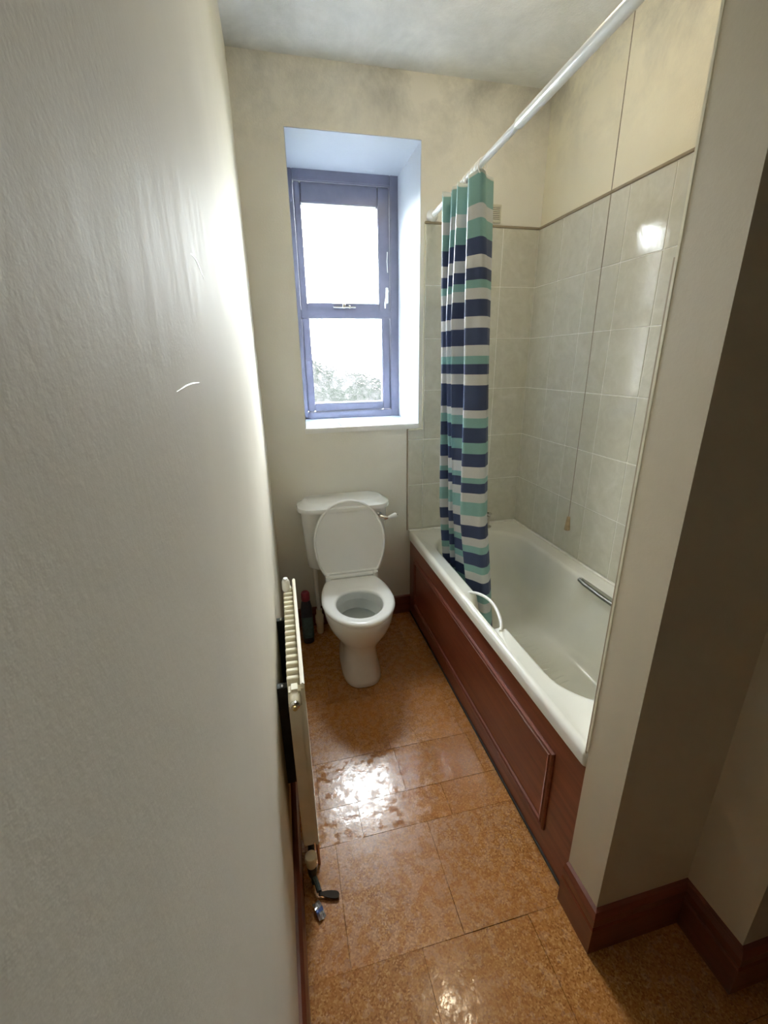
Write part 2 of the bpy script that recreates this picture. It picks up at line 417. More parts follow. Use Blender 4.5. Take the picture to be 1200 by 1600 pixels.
for i in range(6):
    cols = list(zip(xc, xc[1:]))
    z1 = zr[i + 1]
    for (xa, xb_) in cols:
        o = tile(wall_back, xa - xb_ - G, z1 - zr[i] - G)
        o.location = ((xa + xb_) / 2, D - 0.0045, (zr[i] + z1) / 2); o.rotation_euler = (random.uniform(-1, 1) * 0.002, 0, random.uniform(-1, 1) * 0.003)
    if i < 3:
        z1 = min(zr[i + 1], wb - 0.033)
        if z1 - zr[i] > 0.03:
            o = tile(wall_back, 0.897 - 0.806 - G, z1 - zr[i] - G); o.location = (0.8515, D - 0.0045, (zr[i] + z1) / 2)
# tile edge trims
t1 = thing('trim_1', 'thin brown trim along the top and edges of the wall tiling', 'trim', kind='structure')
boxo('trim_strip', W - 0.013, Y1, zr[-1], W, D, zr[-1] + 0.013, 'tile_trim', t1, 0.003)
boxo('trim_strip', 0.888, D - 0.012, zr[-1], W - 0.012, D, zr[-1] + 0.012, 'tile_trim', t1, 0.003)
boxo('trim_strip', 0.888, D - 0.009, wb - 0.033, 0.896, D, zr[-1], 'edge_trim', t1, 0.002)
boxo('trim_strip', 0.797, D - 0.009, HB + 0.002, 0.805, D, wb - 0.027, 'tile_trim', t1, 0.002)
boxo('trim_strip', 0.805, D - 0.009, wb - 0.035, 0.889, D, wb - 0.027, 'edge_trim', t1, 0.002)
t2 = tag(boxo('trim_2', XB - 0.001, Y1 - 0.001, HB, XB + 0.012, Y1 + 0.009, ZT + 0.02, 'edge_trim', None, 0.002), 'cream plastic edge strip on the partition corner beside the bath', 'trim', kind='structure')
boxo('sealant', XB + 0.001, Y1 + 0.009, HB - 0.05, XB + 0.010, Y1 + 0.013, ZT - 0.5, 'tile_trim', t2)

# ------------------------------------------------------------------ window
win = thing('window_1', 'narrow wooden casement window deep in the back wall, obscured glass below', 'window', (0.545, YW, wb), kind='structure')
def wbox(name, x0, z0, x1, z1, y0, y1, mat='frame_glare_tint', par=None, bev=0.005):
    o = boxo(name, x0, y0, z0, x1, y1, z1, mat, None, bev, 2, 35)
    if par is None: kid(o, win)
    else: o.parent = par; o.matrix_parent_inverse = Matrix.Translation(-Vector(win.location)) 
    return o
fy0, fy1 = YW, YW + 0.09
fl, fr_, fb, ft = 0.214, 0.875, 1.236, 2.602
wbox('frame_jamb', fl, fb, fl + 0.052, ft, fy0, fy1); wbox('frame_jamb', fr_ - 0.058, fb, fr_, ft, fy0, fy1)
wbox('frame_head', fl + 0.05, ft - 0.062, fr_ - 0.056, ft, fy0, fy1); wbox('frame_sill', fl + 0.05, fb, fr_ - 0.056, fb + 0.052, fy0 - 0.004, fy1)
wbox('transom', fl + 0.05, 1.845, fr_ - 0.056, 1.895, fy0 + 0.006, fy1)
sy0, sy1 = YW + 0.012, YW + 0.07
# upper casement
sl, sr, sb, st_ = fl + 0.054, fr_ - 0.060, 1.890, ft - 0.064
wbox('sash_stile', sl, sb, 0.307, st_, sy0, sy1); wbox('sash_stile', 0.746, sb, sr, st_, sy0, sy1)
wbox('sash_rail', 0.305, 2.440, 0.748, st_, sy0, sy1); wbox('sash_rail', 0.305, sb, 0.748, 1.930, sy0, sy1)
wbox('pane', 0.300, 1.925, 0.752, 2.446, YW + 0.045, YW + 0.049, 'glass_clear', bev=0)
# lower fixed light
wbox('sash_stile', sl, fb + 0.054, 0.314, 1.846, sy0 + 0.006, sy1); wbox('sash_stile', 0.764, fb + 0.054, sr, 1.846, sy0 + 0.006, sy1)
wbox('sash_rail', 0.312, fb + 0.054, 0.766, 1.337, sy0 + 0.006, sy1)
wbox('pane', 0.308, 1.331, 0.770, 1.850, YW + 0.050, YW + 0.054, 'glass_pebbled', bev=0)
wbox('glazing_bead', 0.312, 1.337, 0.764, 1.345, sy0 + 0.02, sy1 - 0.02, 'white_plastic', bev=0)
# handle and stay
hd = wbox('handle_plate', 0.788, 1.93, 0.806, 2.02, sy0 - 0.006, sy0 + 0.002, 'white_plastic', bev=0.003)
bm = new(); tube(bm, [(0.797, sy0 - 0.006, 2.0), (0.796, sy0 - 0.03, 1.997), (0.788, sy0 - 0.037, 1.97), (0.778, sy0 - 0.036, 1.93), (0.778, sy0 - 0.030, 1.90)], [0.006, 0.006, 0.0065, 0.006, 0.004], 8)
kid(obj('handle_lever', bm, 'white_plastic', None, 40), win)
bm = new(); tube(bm, [(0.801, sy0 - 0.008, 2.21), (0.797, sy0 - 0.012, 2.16), (0.801, sy0 - 0.008, 2.10)], 0.003, 6)
kid(obj('catch', bm, 'white_plastic', None, 40), win)
bm = new(); box(bm, 0.46, sy0 - 0.01, 1.902, 0.60, sy0 + 0.002, 1.910, 0.002); box(bm, 0.515, sy0 - 0.018, 1.900, 0.535, sy0, 1.924, 0.003)
box(bm, 0.555, sy0 - 0.014, 1.898, 0.565, sy0, 1.916, 0.002)
kid(obj('casement_stay', bm, 'chrome'), win)
# tiled sill
sill = tag(boxo('trim_sill', wl - 0.004, D - 0.012, wb - 0.026, wr - 0.002, D + 0.010, wb + 0.003, 'white_plastic', None, 0.004, 2, 40), 'white edge of the blue tiled window sill', 'sill', kind='structure')
xs = [wl, wl + 0.205, wl + 0.43, wr - 0.001]
for r_, (ya, yb) in enumerate(((D + 0.010, D + 0.225), (D + 0.225, YW))):
    for a, b in zip(xs, xs[1:]):
        o = boxo('sill_tile', a + 0.0015, ya + 0.0015, wb - 0.010, b - 0.0015, yb - 0.0015, wb + 0.002, 'sill_tile', sill, 0.001)
# outside: sloping ivy bank and ground
bm = new(); N = 56; vs = []
for i in range(N + 1):
    row = []
    for j in range(N + 1):
        x = -5 + 10.5 * i / N; y = 4.4 + 4.5 * j / N
        top = 1.92 - 0.42 * (x - 0.35) - 0.10 * math.sin(x * 2.1)
        z = -3.2 + (top + 3.2) * max(0, min(1, (y - 4.4) / 1.6)) ** 0.6 - max(0, y - 6.6) * 0.25
        z += random.uniform(-0.09, 0.09); row.append(bm.verts.new((x, y + random.uniform(-0.06, 0.06), z)))
    vs.append(row)
for i in range(N):
    for j in range(N): bm.faces.new((vs[i][j], vs[i + 1][j], vs[i + 1][j + 1], vs[i][j + 1]))
tag(obj('ivy_bank', bm, 'ivy', None, 60), 'blurred grey green bank outside behind the lower obscured pane', 'bank')
bm = new(); f = [bm.verts.new(p) for p in ((-60, 3.3, -3.2), (60, 3.3, -3.2), (60, 90, -3.2), (-60, 90, -3.2))]; bm.faces.new(f)
tag(obj('ground', bm, 'grass'), 'open ground outside below the window', 'ground', kind='structure')

# ------------------------------------------------------------------ bath
bath = thing('bathtub', 'cream white acrylic bathtub with moulded grips along the right wall', 'bathtub', (1.18, 1.79, 0))
nc, ns = 10, 44
ox0, ox1, oy0, oy1 = XB - 0.004, W - 0.010, Y1 + 0.002, D - 0.010
def grip_dip(p, amt, side=-1):
    return p
rings = []
rings.append(rrect(ox0 + 0.010, oy0, ox1, oy1, 0.006, HB - 0.055, nc, ns))
rings.append(rrect(ox0 + 0.001, oy0, ox1, oy1, 0.012, HB - 0.052, nc, ns))
rings.append(rrect(ox0, oy0, ox1, oy1, 0.014, HB - 0.020, nc, ns))
rings.append(rrect(ox0 + 0.004, oy0 + 0.002, ox1, oy1, 0.016, HB - 0.006, nc, ns))
rings.append(rrect(ox0 + 0.014, oy0 + 0.008, ox1 - 0.004, oy1 - 0.004, 0.018, HB, nc, ns))
rings.append(rrect(ox0 + 0.026, oy0 + 0.02, ox1 - 0.012, oy1 - 0.012, 0.022, HB - 0.002, nc, ns))
rings.append(rrect(ox0 + 0.032, oy0 + 0.028, ox1 - 0.018, oy1 - 0.018, 0.03, HB - 0.007, nc, ns))
ix0, ix1, iy0, iy1 = XB + 0.070, W - 0.075, Y1 + 0.12, D - 0.11
def inner(d, r, z): return rrect(ix0 + d[0], iy0 + d[1], ix1 - d[2], iy1 - d[3], r, z, nc, ns)
rings.append(inner((0, 0, 0, 0), 0.20, HB - 0.009))
rings.append(inner((0.010, 0.012, 0.010, 0.010), 0.20, HB - 0.014))
rings.append(inner((0.018, 0.026, 0.018, 0.018), 0.20, HB - 0.032))
rings.append(inner((0.030, 0.06, 0.030, 0.028), 0.20, HB - 0.12))
rings.append(inner((0.045, 0.12, 0.045, 0.040), 0.20, HB - 0.24))
rings.append(inner((0.062, 0.17, 0.062, 0.055), 0.20, HB - 0.34))
rings.append(inner((0.085, 0.20, 0.085, 0.075), 0.19, HB - 0.385))
rings.append(inner((0.125, 0.25, 0.125, 0.115), 0.16, HB - 0.402))
rings.append(inner((0.20, 0.45, 0.20, 0.30), 0.09, HB - 0.408))
def bell(y, a, b, s=0.03):
    return max(0, min(1, (y - a) / s, (b - y) / s))
for k in range(5, 12):                      # notch under the left grip, scoop behind the right one
    for p in rings[k]:
        if p.x < 1.0 and k >= 6:
            b = bell(p.y, 1.545, 1.815)
            if k <= 9: p.x -= 0.030 * b * (k >= 7); p.z -= 0.030 * b * (0.5 if k == 6 else 1.0)
        if p.x > 1.3 and 9 <= k <= 11:
            b = bell(p.y, 1.48, 1.85, 0.06); p.x += (0.030 if k == 9 else 0.050 if k == 10 else 0.012) * b
bm = new(); loft(bm, rings, cap1=True)
kid(obj('tub', bm, 'bath_acrylic', None, 50), bath)
# anti slip ribs
for k in range(12):
    y = 1.60 + k * 0.035; pts = [(1.06 + 0.024 * i, y + 0.006 * math.sin(i * 1.6), HB - 0.4085) for i in range(11)]
    bm = new(); tube(bm, pts, [0.0005] + [0.0022] * 9 + [0.0005], 8); kid(obj('anti_slip_rib', bm, 'bath_acrylic', None, 60), bath)
bm = new(); gp = []
for i in range(25):
    t = i / 24; sn = math.sin(math.pi * t) ** 0.7
    gp.append((0.862 + 0.036 * sn, 1.835 - 0.31 * t, HB - 0.012 + 0.034 * sn))
tube(bm, gp, 0.0065, 10)
tag(kid(obj('grip', bm, 'white_plastic', None, 40), bath), 'arched white grip handle on the outer rim')
bm = new(); tube(bm, [(1.458, 1.845, HB - 0.030), (1.452, 1.80, HB - 0.032), (1.450, 1.66, HB - 0.034), (1.452, 1.53, HB - 0.032), (1.458, 1.485, HB - 0.030)], 0.0105, 10)
tag(kid(obj('grip', bm, 'dull_steel', None, 40), bath), 'tarnished metal grip in the wall-side recess')
# silicone bead
bm = new(); tube(bm, [(0.81, D - 0.018, HB + 0.002), (W - 0.018, D - 0.018, HB + 0.003), (W - 0.018, Y1 + 0.01, HB + 0.002)], 0.007, 6)
kid(obj('sealant_bead', bm, 'grout', None, 40), bath)
bm = new(); lathe(bm, [(0.0, 0), (0.030, 0), (0.030, 0.006), (0.022, 0.009), (0, 0.009)], 'Z', (1.18, 2.30, HB - 0.407)); kid(obj('waste', bm, 'chrome', None, 40), bath)

tap = thing('bath_tap', 'chrome bath mixer tap half hidden behind the curtain', 'tap', (1.225, 2.575, HB - 0.006))
for sx in (-0.09, 0.09):
    bm = new(); lathe(bm, [(0.028, 0), (0.028, 0.006), (0.014, 0.014), (0.013, 0.055), (0.018, 0.06), (0.018, 0.075), (0.010, 0.08)], 'Z', (sx, 0, 0)); obj('pillar', bm, 'chrome', tap, 40)
    bm = new(); box(bm, sx - 0.026, -0.012, 0.080, sx + 0.026, 0.012, 0.094, 0.004); box(bm, sx - 0.012, -0.026, 0.080, sx + 0.012, 0.026, 0.094, 0.004); obj('tap_head', bm, 'chrome', tap)
bm = new(); tube(bm, [(-0.09, 0, 0.045), (0.09, 0, 0.045)], 0.014, 12); obj('crossbar', bm, 'chrome', tap, 40)
bm = new(); tube(bm, [(0, 0, 0.045), (0, -0.05, 0.06), (0, -0.10, 0.055), (0, -0.12, 0.03)], [0.014, 0.013, 0.012, 0.012], 12); obj('spout', bm, 'chrome', tap, 40)

# panelled side of the bath
pan = kid(boxo('side_panel', XB + 0.009, Y1 + 0.001, 0.002, XB + 0.025, D - 0.002, HB - 0.045, 'mahogany', None, 0.001), bath)
tag(pan, 'red mahogany side panel with a rectangular moulding')
def sub(o): o.parent = pan; return o
ya, yb, za, zb = 1.072, 2.53, 0.100, 0.432
PR = [(0, 0), (0.004, 0.0), (0.009, 0.004), (0.010, 0.008), (0.006, 0.012), (0.006, 0.016), (0.010, 0.019), (0.009, 0.024), (0.003, 0.028), (0, 0.028)]
quads = [((ya, za), (yb, za)), ((yb, za), (yb, zb)), ((yb, zb), (ya, zb)), ((ya, zb), (ya, za))]
dirs = [((1, 1), (-1, 1)), ((-1, 1), (-1, -1)), ((-1, -1), (1, -1)), ((1, -1), (1, 1))]
pan_inv = pan.matrix_parent_inverse.copy()
for (p, q), (m0, m1) in zip(quads, dirs):
    r0 = [Vector((XB + 0.009 - o, p[0] + m0[0] * w, p[1] + m0[1] * w)) for o, w in PR]
    r1 = [Vector((XB + 0.009 - o, q[0] + m1[0] * w, q[1] + m1[1] * w)) for o, w in PR]
    bm = new(); loft(bm, [r0, r1], cap0=True, cap1=True); sub(obj('moulding', bm, 'mahogany'))
sub(boxo('field', XB + 0.006, ya + 0.028, za + 0.028, XB + 0.010, yb - 0.028, zb - 0.028, 'mahogany', None, 0.001))
sub(boxo('floor_strip', XB + 0.003, Y1 + 0.001, 0.0, XB + 0.010, D - 0.002, 0.008, 'dark_gap', None, 0.001))

# ------------------------------------------------------------------ toilet
CX = 0.392
toi = thing('toilet', 'white ceramic toilet with its seat lid raised below the window', 'toilet', (CX, 2.2, 0))
def egg(hw, yf, ycn, yb, z, n=56, clip=None, ex=1.0):
    pts = []
    for k in range(n):
        a = 2 * math.pi * k / n; c, s = math.cos(a), math.sin(a)
        x = hw * math.copysign(abs(c) ** ex, c); y = ycn + ((yb - ycn) if s > 0 else (ycn - yf)) * math.copysign(abs(s) ** ex, s)
        if clip is not None: y = min(y, clip)
        pts.append(Vector((CX + x, y, z)))
    return pts
rg = [egg(0.098, 1.992, 2.16, 2.44, 0.0, ex=0.72), egg(0.103, 1.986, 2.16, 2.44, 0.008, ex=0.72), egg(0.102, 1.990, 2.16, 2.44, 0.03, ex=0.74),
      egg(0.088, 2.010, 2.16, 2.42, 0.10, ex=0.78), egg(0.085, 2.012, 2.16, 2.42, 0.17, ex=0.82), egg(0.095, 2.000, 2.16, 2.43, 0.215, ex=0.88),
      egg(0.128, 1.965, 2.15, 2.45, 0.262, ex=0.95), egg(0.155, 1.930, 2.14, 2.48, 0.31), egg(0.170, 1.908, 2.14, 2.50, 0.355), egg(0.176, 1.898, 2.14, 2.50, 0.390),
      egg(0.178, 1.895, 2.14, 2.50, 0.410), egg(0.174, 1.899, 2.14, 2.495, 0.420), egg(0.160, 1.914, 2.13, 2.44, 0.422),
      egg(0.128, 1.945, 2.10, 2.27, 0.418), egg(0.122, 1.950, 2.10, 2.265, 0.40), egg(0.121, 1.951, 2.10, 2.264, 0.366), egg(0.126, 1.946, 2.10, 2.269, 0.363), egg(0.136, 1.938, 2.10, 2.277, 0.366), egg(0.136, 1.938, 2.10, 2.277, 0.358), egg(0.132, 1.948, 2.10, 2.285, 0.335),
      egg(0.108, 1.985, 2.11, 2.285, 0.275), egg(0.072, 2.02, 2.12, 2.26, 0.225), egg(0.060, 2.03, 2.12, 2.23, 0.16), egg(0.040, 2.06, 2.13, 2.20, 0.13)]
bm = new(); loft(bm, rg, cap0=True, cap1=True); kid(obj('bowl', bm, 'ceramic', None, 60), toi)
bm = new(); r0 = egg(0.117, 1.970, 2.105, 2.284, 0.298); bm.faces.new([bm.verts.new(p) for p in r0]); kid(obj('water', bm, 'water'), toi)
# seat ring
HY = 2.372
def seat_out(d, z): return egg(0.186 - d, 1.884 + d, 2.14, 2.48 - d, z, clip=HY - d)
def seat_in(d, z): return egg(0.118 + d, 1.952 - d, 2.095, 2.222 + d, z)
rg = [seat_in(0, 0.428), seat_in(-0.001, 0.434), seat_in(0.004, 0.442), seat_in(0.014, 0.447), seat_out(0.022, 0.448), seat_out(0.010, 0.446), seat_out(0.003, 0.441), seat_out(0, 0.434), seat_out(0.002, 0.427), seat_out(0.02, 0.425)]
bm = new(); loft(bm, rg + [rg[0]]); bmesh.ops.remove_doubles(bm, verts=bm.verts, dist=1e-6)
kid(obj('seat', bm, 'seat_plastic', None, 50), toi)
# raised lid: outline in (x, d) swung up about the hinge
lean = math.radians(6.0)
def lid_ring(ins, t):          # t: distance in front of the lid's back face
    pts = []
    for p in egg(0.197 - ins, 0.0, 0.245, 0.62 - ins, 0, n=64, clip=None):
        pass
    n = 64
    for k in range(n):
        a = 2 * math.pi * k / n; c, s = math.cos(a), math.sin(a)
        x = (0.199 - ins) * c
        d = 0.205 + ((0.238 - ins) * s if s > 0 else (0.285 - ins) * s)
        d = max(d, 0.022 + ins)
        pts.append(Vector((CX + 0.008 + x, HY + 0.012 + d * math.sin(lean) - t * math.cos(lean), 0.446 + d * math.cos(lean) + t * math.sin(lean))))
    return pts
rg = [lid_ring(0.03, -0.002), lid_ring(0.006, 0.0), lid_ring(0.0, 0.004), lid_ring(0.0, 0.015), lid_ring(0.003, 0.018), lid_ring(0.009, 0.018), lid_ring(0.014, 0.011), lid_ring(0.05, 0.010)]
bm = new(); loft(bm, rg, cap0=True, cap1=True); kid(obj('seat_lid', bm, 'seat_plastic', None, 50), toi)
for sx in (-0.128, 0.140):
    bm = box(new(), CX + sx - 0.013, HY - 0.026, 0.424, CX + sx + 0.013, HY + 0.020, 0.474, 0.005, 2); kid(obj('hinge', bm, 'seat_plastic', None, 50), toi)
bm = new(); tube(bm, [(CX - 0.12, HY + 0.000, 0.456), (CX + 0.13, HY + 0.000, 0.456)], 0.012, 12); kid(obj('hinge_bar', bm, 'seat_plastic', None, 50), toi)
# cistern
def cr(x0, x1, yf, r, z): return rrect(x0, yf, x1, D - 0.018, r, z, 8, 6)
rg = [cr(0.215, 0.570, 2.500, 0.05, 0.452), cr(0.190, 0.595, 2.472, 0.06, 0.458), cr(0.168, 0.612, 2.455, 0.06, 0.480), cr(0.163, 0.618, 2.448, 0.055, 0.55), cr(0.148, 0.630, 2.440, 0.05, 0.80), cr(0.147, 0.631, 2.440, 0.05, 0.822)]
bm = new(); loft(bm, rg, cap0=True, cap1=True); kid(obj('cistern', bm, 'ceramic', None, 50), toi)
def lr(i, yf, z): 
    pts = rrect(0.130 + i, yf, 0.648 - i, D - 0.014, 0.075, z, 10, 10)
    for p in pts:                       # bow the front
        if p.y < 2.5: p.y -= 0.018 * (1 - ((p.x - 0.39) / 0.26) ** 2)
    return pts
rg = [lr(0.012, 2.432, 0.816), lr(0.002, 2.424, 0.819), lr(0.0, 2.422, 0.832), lr(0.003, 2.425, 0.843), lr(0.012, 2.434, 0.849), lr(0.030, 2.458, 0.858), lr(0.036, 2.470, 0.864), lr(0.042, 2.48, 0.866)]
bm = new(); loft(bm, rg, cap0=True, cap1=True); kid(obj('cistern_lid', bm, 'ceramic', None, 40), toi)
lv = new(); lathe(lv, [(0.019, 0), (0.019, -0.005), (0.010, -0.012), (0.009, -0.028)], 'Y', (0.578, 2.441, 0.776)); 
flush = kid(obj('flush_lever', lv, 'chrome', None, 40), toi)
bm = new(); tube(bm, [(0.580, 2.414, 0.774), (0.600, 2.408, 0.766), (0.622, 2.402, 0.768)], [0.012, 0.0145, 0.008], 10)
o = obj('lever_arm', bm, 'chrome', flush, 40)
bm = new(); tube(bm, [(0.620, 2.402, 0.767), (0.640, 2.400, 0.773), (0.662, 2.398, 0.780), (0.670, 2.397, 0.783)], [0.008, 0.012, 0.015, 0.009], 12)
o = obj('lever_grip', bm, 'ceramic', flush, 50)
bm = new(); tube(bm, [(0.668, 2.397, 0.782), (0.676, 2.397, 0.785)], 0.0045, 8)
o = obj('lever_tip', bm, 'dull_steel', flush, 50)
bm = new(); tube(bm, [(0.208, 2.54, 0.47), (0.207, 2.54, 0.30), (0.212, 2.54, 0.16)], 0.012, 10); kid(obj('supply_pipe', bm, 'white_plastic', None, 40), toi)
bm = new(); lathe(bm, [(0.018, 0.0), (0.022, 0.02), (0.022, 0.06), (0.026, 0.07), (0.026, 0.12), (0.018, 0.13), (0.018, 0.165)], 'Z', (0.212, 2.54, 0.0), 14); kid(obj('stop_valve', bm, 'valve_cream', None, 40), toi)
bm = new(); tube(bm, [(CX, 2.44, 0.24), (CX, 2.54, 0.22), (CX, 2.63, 0.22)], 0.055, 18); kid(obj('soil_pipe', bm, 'white_plastic', None, 40), toi)
bm = new(); tube(bm, [(CX, 2.53, 0.455), (CX, 2.53, 0.38), (CX, 2.45, 0.36)], 0.03, 14); kid(obj('flush_pipe', bm, 'white_plastic', None, 40), toi)

# bottle behind the radiator
bo = thing('cleaner_bottle', 'dark cleaner bottle with a red cap on the floor left of the toilet', 'bottle', (0.135, 2.46, 0))
bm = new(); loft(bm, [rrect(-a, -b, a, b, min(a, b) * 0.9, z, 5, 1) for a, b, z in ((0.026, 0.018, 0), (0.032, 0.022, 0.006), (0.033, 0.023, 0.20), (0.032, 0.023, 0.24), (0.026, 0.021, 0.275), (0.020, 0.018, 0.288))], cap0=True, cap1=True); obj('body', bm, 'bottle_blue', bo, 50)
bm = new(); loft(bm, [rrect(-0.0336, -0.0236, 0.0336, 0.0236, 0.02, z, 5, 1) for z in (0.04, 0.18)]); obj('label', bm, 'bottle_label', bo, 50)
bm = new(); lathe(bm, [(0.024, 0.286), (0.025, 0.295), (0.024, 0.332), (0.018, 0.340)], 'Z', (0, 0, 0), 14); obj('cap', bm, 'bottle_red', bo, 40)

# ------------------------------------------------------------------ radiator
ry0, ry1, rz0, rz1 = 1.20, 1.845, 0.105, 0.750
rad = thing('radiator', 'cream panel radiator with convector fins on the left wall', 'radiator', (0.06, 1.52, rz0))
bm = new(); pr = []                     # pressed front panel with shallow vertical flutes
NY = 80
for i in range(NY + 1):
    y = ry0 + (ry1 - ry0) * i / NY; ph = (i % 8) / 8.0
    dx = -0.004 if 0.3 < ph < 0.7 and 0.04 < (y - ry0) < (ry1 - ry0 - 0.04) else 0.0
    pr.append((0.0845 + dx, y))
ring_o = [(x, y) for x, y in pr]; ring_i = [(0.0735, y) for x, y in reversed(pr)]
poly = ring_o + ring_i
loft(bm, [[Vector((x, y, rz0 + 0.012)) for x, y in poly], [Vector((x, y, rz1 - 0.012)) for x, y in poly]], cap0=True, cap1=True)
kid(obj('front_panel', bm, 'radiator_enamel'), rad)
kid(boxo('top_flange', 0.0745, ry0 + 0.003, rz1 - 0.014, 0.0855, ry1 - 0.003, rz1, 'radiator_enamel', None, 0.003, 2, 40), rad)
kid(boxo('bottom_flange', 0.0745, ry0 + 0.003, rz0, 0.0855, ry1 - 0.003, rz0 + 0.014, 'radiator_enamel', None, 0.003, 2, 40), rad)
fin_me = None; k = 0; y = ry0 + 0.075
while y < ry1 - 0.06:                   # U shaped convector channels
    if fin_me is None:
        bm = box(new(), -0.037, -0.0125, 0, 0.0, 0.0125, 0.585, 0.003, 1)
        for v_ in bm.verts:
            if v_.co.z > 0.5: v_.co.z -= (v_.co.y + 0.0125) * 0.35
        o = obj('convector_fin', bm, 'radiator_enamel'); fin_me = o.data
    else:
        o = bpy.data.objects.new('convector_fin', fin_me); COL.objects.link(o)
    o.location = (0.0730, y, rz0 + 0.035); kid(o, rad)
    y += 0.0335
kid(boxo('end_cover', 0.0365, ry0 + 0.004, rz0 + 0.005, 0.0735, ry0 + 0.052, rz1 - 0.072, 'radiator_enamel', None, 0.004, 2, 40), rad)
kid(boxo('header', 0.040, ry0 + 0.004, rz1 - 0.070, 0.0735, ry0 + 0.045, rz1 - 0.022, 'radiator_enamel', None, 0.008, 3, 40), rad)
kid(boxo('header', 0.040, ry1 - 0.045, rz1 - 0.060, 0.0735, ry1 - 0.004, rz1 - 0.026, 'radiator_enamel', None, 0.008, 3, 40), rad)
bm = new(); lathe(bm, [(0.0175, 0.03), (0.0175, -0.010), (0.014, -0.018), (0.0135, -0.020)], 'Y', (0.055, ry0, rz1 - 0.046)); boss = kid(obj('vent_boss', bm, 'radiator_enamel', None, 40), rad)
bm = new(); lathe(bm, [(0.0125, -0.019), (0.0135, -0.021), (0.0135, -0.027), (0.010, -0.030)], 'Y', (0.055, ry0, rz1 - 0.046)); kid(obj('vent_collar', bm, 'chrome', None, 30), rad)
bm = new(); lathe(bm, [(0.0075, -0.029), (0.0075, -0.037), (0.005, -0.040), (0.002, -0.040)], 'Y', (0.055, ry0, rz1 - 0.046), 10); kid(obj('bleed_pin', bm, 'brass', None, 30), rad)
bm = new(); lathe(bm, [(0.012, -0.035), (0.0155, -0.028), (0.0155, 0.005), (0.012, 0.014), (0.009, 0.016), (0.009, 0.022)], 'Z', (0.048, ry1 - 0.03, rz1 - 0.004)); kid(obj('end_plug', bm, 'white_plastic', None, 40), rad)
for yy in (ry0 + 0.16, ry1 - 0.10):
    b = kid(boxo('wall_bracket', 0.0, yy - 0.012, rz0 + 0.12, 0.034, yy + 0.012, rz1 - 0.125, 'bracket_steel', None, 0.001), rad)
    for dz in (0.02, 0.045):
        bm = new(); lathe(bm, [(0.004, 0), (0.004, 0.002), (0.002, 0.003)], 'Z', (0.016, yy - 0.004 + 0.2 * (dz - 0.03), rz1 - 0.125), 8); kid(obj('screw', bm, 'chrome'), rad)
# lower valve
vx, vy = 0.056, 1.168
bm = new(); lathe(bm, [(0.016, 0.078), (0.0165, 0.084), (0.0165, 0.100), (0.0195, 0.102), (0.0195, 0.116), (0.017, 0.120), (0.0, 0.120)], 'Z', (vx, vy, 0), 20); kid(obj('valve_cap', bm, 'valve_cream', None, 35), rad)
bm = new(); lathe(bm, [(0.0, 0.03), (0.012, 0.03), (0.015, 0.045), (0.015, 0.06), (0.0125, 0.065), (0.0125, 0.08)], 'Z', (vx, vy, 0), 14); kid(obj('valve_body', bm, 'verdigris', None, 35), rad)
bm = new(); tube(bm, [(vx, vy + 0.005, 0.055), (vx + 0.002, vy + 0.04, 0.07), (vx + 0.004, vy + 0.07, 0.12)], 0.011, 10); kid(obj('valve_tail', bm, 'verdigris', None, 35), rad)
bm = new(); tube(bm, [(vx, vy, 0.032), (vx + 0.002, vy - 0.005, -0.002)], 0.0075, 10); kid(obj('feed_pipe', bm, 'verdigris', None, 40), rad)
bm = new(); tube(bm, [(0.078, 1.235, 0.105), (0.079, 1.225, 0.06), (0.080, 1.215, -0.002)], 0.005, 8); kid(obj('tail_pipe', bm, 'copper', None, 40), rad)
bm = new(); tube(bm, [(vx + 0.004, vy - 0.012, 0.036), (vx + 0.012, vy - 0.032, 0.030), (vx + 0.016, vy - 0.05, 0.026)], 0.008, 8); kid(obj('drain_cock', bm, 'verdigris', None, 40), rad)
bm = new()
prof = [(0, .0055), (.006, .0065), (.012, .005), (.018, .0065), (.026, .0085), (.040, .010), (.054, .010), (.061, .008), (.064, .004)]
loft(bm, [[Vector((d, s * w, z)) for s, z in ((-1, -.002), (-1, .002), (1, .002), (1, -.002))] for d, w in prof], cap0=True, cap1=True)
lev = obj('drain_lever', bm, 'lever_plastic', None, 60); lev.location = (0.070, 1.122, 0.012); lev.rotation_euler = (0.1, 0.06, math.radians(-16)); kid(lev, rad)
# scrap of foil wrapper by the skirting
fo = thing('foil_scrap', 'blue and silver wrapper scrap on the floor below the radiator valve', 'wrapper', (0.068, 1.076, 0.0))
for nm, mt, a, b in (('silver_end', 'foil', -0.030, -0.004), ('blue_band', 'foil_blue', -0.004, 0.006), ('silver_tip', 'foil', 0.006, 0.022)):
    bm = new(); rgs = []
    for i in range(6):
        t = a + (b - a) * i / 5.0
        rgs.append([Vector((x_, -t * 1.0, 0.004 + 0.010 * abs(math.sin((t + 0.03) * 60)) + 0.003 * math.sin(x_ * 300 + t * 200) + dz)) for x_, dz in ((-0.011, 0), (-0.004, 0.002), (0.004, 0), (0.011, 0.003), (0.011, 0.0035), (0.004, 0.0005), (-0.004, 0.0025), (-0.011, 0.0005))])
    loft(bm, rgs, cap0=True, cap1=True); o = obj(nm, bm, mt, fo)
fo.rotation_euler = (0, 0, math.radians(20))

